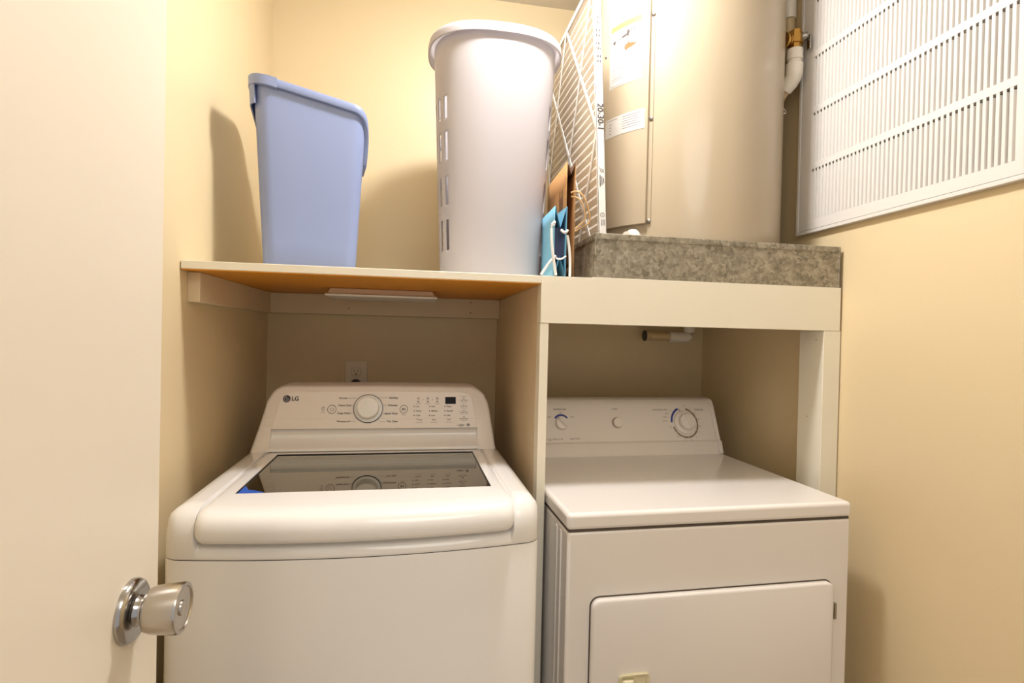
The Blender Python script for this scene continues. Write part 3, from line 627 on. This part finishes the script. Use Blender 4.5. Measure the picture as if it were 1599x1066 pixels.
# ------------------------------------------------------------------ blue waste bin
TH_B = math.radians(10)
BO = (-.371, 1.402, ZS)
bn = thing('waste_bin', 'tall blue plastic waste bin with sloping rim on the shelf', 'bin', BO, TH_B)
def rr_pts(s0, s1, d0, d1, r, n=8, m_=10):
    P = []
    cs_ = ((s1-r, d1-r, 0), (s0+r, d1-r, 90), (s0+r, d0+r, 180), (s1-r, d0+r, 270))
    for k, (cx, cz, a0) in enumerate(cs_):
        for i in range(n+1): a = math.radians(a0+90*i/n); P.append((cx+r*cos(a), cz+r*sin(a), cos(a), sin(a)))
        nx_ = cs_[(k+1) % 4]; a = math.radians(a0+90)
        p0 = P[-1]; p1 = (nx_[0]+r*cos(a), nx_[1]+r*sin(a))
        for i in range(1, m_): t = i/m_; P.append((p0[0]+(p1[0]-p0[0])*t, p0[1]+(p1[1]-p0[1])*t, cos(a), sin(a)))
    return P
S0, S1, DD0, DD1 = -.024, .243, -.016, .196
def smooth01(t): t = max(0, min(1, t)); return t*t*(3-2*t)
def ztop(s, dd):
    z = .463-(s-S0)/(S1-S0)*.043
    m_ = smooth01((s-(S1-.030))/.030); q = 1-abs((dd-(DD0+DD1)/2)/((DD1-DD0)/2-.004)); q = max(0, q)
    return z-m_*(.012+.100*smooth01(q*2.0))
base = rr_pts(.004, .222, .0, .180, .030)
def lerp(k):   # body outline, k=0 bottom .. 1 rim
    return rr_pts(.004+(S0-.004)*k, .222+(S1-.222)*k, DD0*k, .180+(DD1-.180)*k, .030+.004*k)
top = lerp(1.0); Zt = [ztop(p[0], p[1]) for p in top]
def bring(kf, off, zf):
    R_ = []
    for i in range(len(base)):
        z = zf(i); k = max(0, min(1, z/.45)) if kf is None else kf
        b0, b1 = base[i], top[i]
        s_ = b0[0]+(b1[0]-b0[0])*k; d_ = b0[1]+(b1[1]-b0[1])*k
        R_.append((s_+b1[2]*off, d_+b1[3]*off, z))
    return R_
body = MB(); lv = [bring(None, -.004, lambda i: 0), bring(None, 0, lambda i: .004)]
for q in (.15, .35, .55, .75, .9, 1.0): lv.append(bring(None, 0, lambda i, q=q: .004+(Zt[i]-.006)*q))
lv.append(bring(None, -.0025, lambda i: Zt[i]-.002))
for q in (.9, .6, .3, 0): lv.append(bring(None, -.0025, lambda i, q=q: .006+(Zt[i]-.008)*q))
body.loft(lv).build('bin_body', 'bin', bn, local=True, smooth=60)
rim = MB().loft([bring(None, .0005, lambda i: Zt[i]-.018), bring(None, .0095, lambda i: Zt[i]-.0195), bring(None, .0108, lambda i: Zt[i]-.017), bring(None, .0100, lambda i: Zt[i]-.002), bring(None, .0085, lambda i: Zt[i]), bring(None, -.0025, lambda i: Zt[i])], False, False)
rim.build('rim', 'bin', bn, local=True, smooth=45)
# thicker rim section and handle skirt at the left end
gv = MB(); idx = [i for i in range(len(top)) if top[i][0] < S0+.068]
half = [i for i in idx]
sec = lambda i, o1, o2, z0, z1: [(bring_pt(i, o1, z0)), (bring_pt(i, o2, z0)), (bring_pt(i, o2, z1)), (bring_pt(i, o1, z1))]
def bring_pt(i, off, z):
    k = max(0, min(1, z/.45)); b0, b1 = base[i], top[i]
    return (b0[0]+(b1[0]-b0[0])*k+b1[2]*off, b0[1]+(b1[1]-b0[1])*k+b1[3]*off, z)
gv.loft([sec(i, .0015, .0128, Zt[i]-.0215, Zt[i]+.0012) for i in idx]).build('rim_grip', 'bin', bn, local=True, smooth=45)
idx2 = [i for i in range(len(top)) if top[i][0] < S0+.010]
gs = MB().loft([sec(i, .0080, .0112, Zt[i]-.066, Zt[i]-.018) for i in idx2]); gs.build('handle_skirt', 'bin', bn, local=True, smooth=45)
gs = MB()
idx3 = [i for i in range(len(top)) if top[i][0] > S1-.018]

# ------------------------------------------------------------------ white laundry hamper
HX, HY = .206, 1.535
hp = thing('laundry_hamper', 'tall white plastic laundry hamper with slotted sides on the shelf', 'hamper', (HX, HY, ZS))
SEG = 120; NE = 2.5
def sup(a, b, i):
    t = 2*pi*i/SEG; c, s = cos(t), sin(t)
    return (a*math.copysign(abs(c)**(2/NE), c), b*math.copysign(abs(s)**(2/NE), s))
HH = .655
aw = lambda z: .140+.030*z/HH; bw = lambda z: .116+.034*z/HH
zs_ = [0, .004, .073, .080, .161, .168, .192, .199, .274, .281, .310, .317, .391, .398, .418, .425, .483, .490, .52, .56, .60, .635]
srow = [(.073, .168), (.192, .281), (.310, .398), (.418, .490)]
ringh = lambda a, b, z: [sup(a, b, i)+(z,) for i in range(SEG)]
hv = []; hf = []
for z in zs_: hv += ringh(aw(z), bw(z), z)
scol = set()
for c_, dl_ in ((60, (-10, -5, 0, 5, 10)), (0, (-10, -5, 0, 5, 10))):
    for dlt in dl_:
        scol |= {(c_+dlt) % SEG, (c_+dlt+1) % SEG}
ncol = {}
for k in range(len(zs_)-1):
    zm = (zs_[k]+zs_[k+1])/2
    hole = any(a <= zm <= b for a, b in srow); endr = any((a <= zm <= a+.0075) or (b-.0075 <= zm <= b) for a, b in srow)
    for i in range(SEG):
        if hole and i in scol and not endr: continue
        j = (i+1) % SEG; hf.append((k*SEG+i, k*SEG+j, (k+1)*SEG+j, (k+1)*SEG+i))
hf.append(tuple(range(SEG-1, -1, -1)))
MB().add(hv, hf).build('basket', 'hamper', hp, local=True, smooth=60, solid=.0028)
at_, bt_ = aw(.635), bw(.635)
MB().loft([ringh(at_+.0120, bt_+.0085, .629), ringh(at_+.0170, bt_+.0105, .630), ringh(at_+.0178, bt_+.0112, .642), ringh(at_+.016, bt_+.010, .650), ringh(at_+.012, bt_+.008, .6545), ringh(at_+.006, bt_+.006, .6545), ringh(at_+.001, bt_+.001, .648), ringh(at_-.001, bt_-.001, .634)], False, False).build('rim', 'hamper', hp, local=True, smooth=60)

# ------------------------------------------------------------------ paper bags lying on their sides, mouths to the front
def bag(name, label, x, y, z0, wd, th, dep, skew, m_out, m_in, gus, taper):
    t = thing(name, label, 'bag', (x+th/2, y, z0))
    def P(u, v, d_): return (x+u*th*(1-taper*d_/dep)+skew*d_, y+d_, z0+v)   # u across thickness, v up (bag width), d depth
    def panel(u, nm, m_, vw=1):
        mb = MB(); n_ = 8; rings = []
        for j in range(n_+1):
            d_ = dep*j/n_; wv = .0015*sin(j*1.3)
            rings.append([P(u, wd*k/6, d_+.004*sin(k*1.1)*(j == 0))[0:1]+P(u, wd*k/6, d_)[1:] for k in range(7)])
        return mb.loft(rings, False, False, closed=False).build(nm, m_, t, solid=.0006, soff=0, smooth=60)
    pl_ = panel(0, 'side_panel', m_out); pr_ = panel(1, 'side_panel', m_out)
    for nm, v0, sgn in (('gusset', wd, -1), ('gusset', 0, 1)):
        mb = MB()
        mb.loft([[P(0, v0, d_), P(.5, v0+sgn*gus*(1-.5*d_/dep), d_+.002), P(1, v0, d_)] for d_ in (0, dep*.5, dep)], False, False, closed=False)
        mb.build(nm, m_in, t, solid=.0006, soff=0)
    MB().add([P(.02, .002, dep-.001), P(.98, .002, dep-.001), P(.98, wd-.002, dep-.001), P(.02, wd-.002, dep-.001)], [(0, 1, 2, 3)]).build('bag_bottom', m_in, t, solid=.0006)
    return t, P
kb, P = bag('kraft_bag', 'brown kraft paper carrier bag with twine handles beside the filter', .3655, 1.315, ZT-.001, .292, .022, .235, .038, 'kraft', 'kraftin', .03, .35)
pv = lambda v, dx, dy: Vector(P(1, v, 0))+Vector((dx, dy, 0))
MB().tube(bez(pv(.212, -.014, -.010), pv(.225, .012, -.022), pv(.190, .026, -.020), pv(.150, .036, -.012), 12)+bez(pv(.150, .036, -.012), pv(.138, .040, -.010), pv(.134, .024, -.008), pv(.119, .001, -.003), 10)[1:], .0021, 8).build('handle', 'twine', kb, smooth=60)
MB().tube(bez(pv(.204, -.012, -.006), pv(.200, .006, -.020), pv(.192, .014, -.020), pv(.160, .022, -.014), 12)+bez(pv(.160, .022, -.014), pv(.143, .027, -.012), pv(.140, .016, -.010), pv(.125, .001, -.003), 8)[1:], .0021, 8).build('handle', 'twine', kb, smooth=60)
KS = lambda x, y: (P(0, y, x)[0]-.0008, P(0, y, x)[1], P(0, y, x)[2])
d = Decal(KS)
random.seed(3)
for i in range(5): d.rect(.040+.009*i, .0455+.009*i, .150+.012*math.sin(i*2.1), .235-.02*(i % 2))
for i in range(7): d.rect(.012, .0150, .14+.018*i, .150+.018*i)
d.ring(.12, .12, .016, .021).ring(.12, .19, .010, .014)
d.build('printed_emblem', 'kraftin', kb, local=False)
gb, P2 = bag('gift_bag', 'small blue gift bag with white rope handles lying on its side', .3325, 1.298, ZS+.0005, .176, .030, .16, .030, 'giftblue', 'giftin', .052, .25)
MB().add([P2(.06, .05, .012), P2(.94, .05, .012), P2(.94, .125, .012), P2(.06, .125, .012)], [(0, 1, 2, 3)]).build('mouth_shade_sheet', mat('mouth_shade', (.035, .045, .10, 1), .8), gb, solid=.0006)  # dark sheet standing in for the shade inside the bag mouth
v_ = lambda u, v, d_, dx=0, dy=0, dz=0: Vector(P2(u, v, d_))+Vector((dx, dy, dz))
MB().tube([v_(0, .130, .006, -.001), v_(0, .134, -.004, -.003, -.004)]+bez(v_(0, .128, -.004, -.010, -.006), v_(0, .09, 0, -.014, -.014), v_(0, .05, 0, -.006, -.014), v_(0, .004, 0, .003, -.010), 10)+[], .0034, 10).build('rope_handle', 'rope', gb, smooth=60)
MB().tube(bez(v_(0, .052, 0, .002, -.004), v_(0, .045, 0, -.008, -.012), v_(0, .03, 0, -.018, -.012), v_(0, .0045, 0, -.034, -.008), 8), .0032, 10).build('rope_end', 'rope', gb, smooth=60)
MB().tube(bez(v_(.55, .117, 0, 0, -.001), v_(.7, .108, 0, 0, -.010), v_(.85, .108, 0, 0, -.012), v_(1, .116, 0, .001, -.004), 8), .0034, 10).build('rope_knot', 'rope', gb, smooth=60)
MB().tube(bez(v_(1, .105, 0, .002, .002), v_(1, .08, 0, .009, .0), v_(1, .04, 0, .012, .0), v_(1, .004, 0, .010, -.003), 10), .0034, 10).build('rope_handle', 'rope', gb, smooth=60)
MB().tube(bez(v_(0, .048, 0, .004, -.003), v_(.3, .040, 0, .0, -.008), v_(.7, .046, 0, 0, -.008), v_(1, .053, 0, -.001, -.002), 8), .0022, 8).build('rope_knot', 'rope', gb, smooth=60)
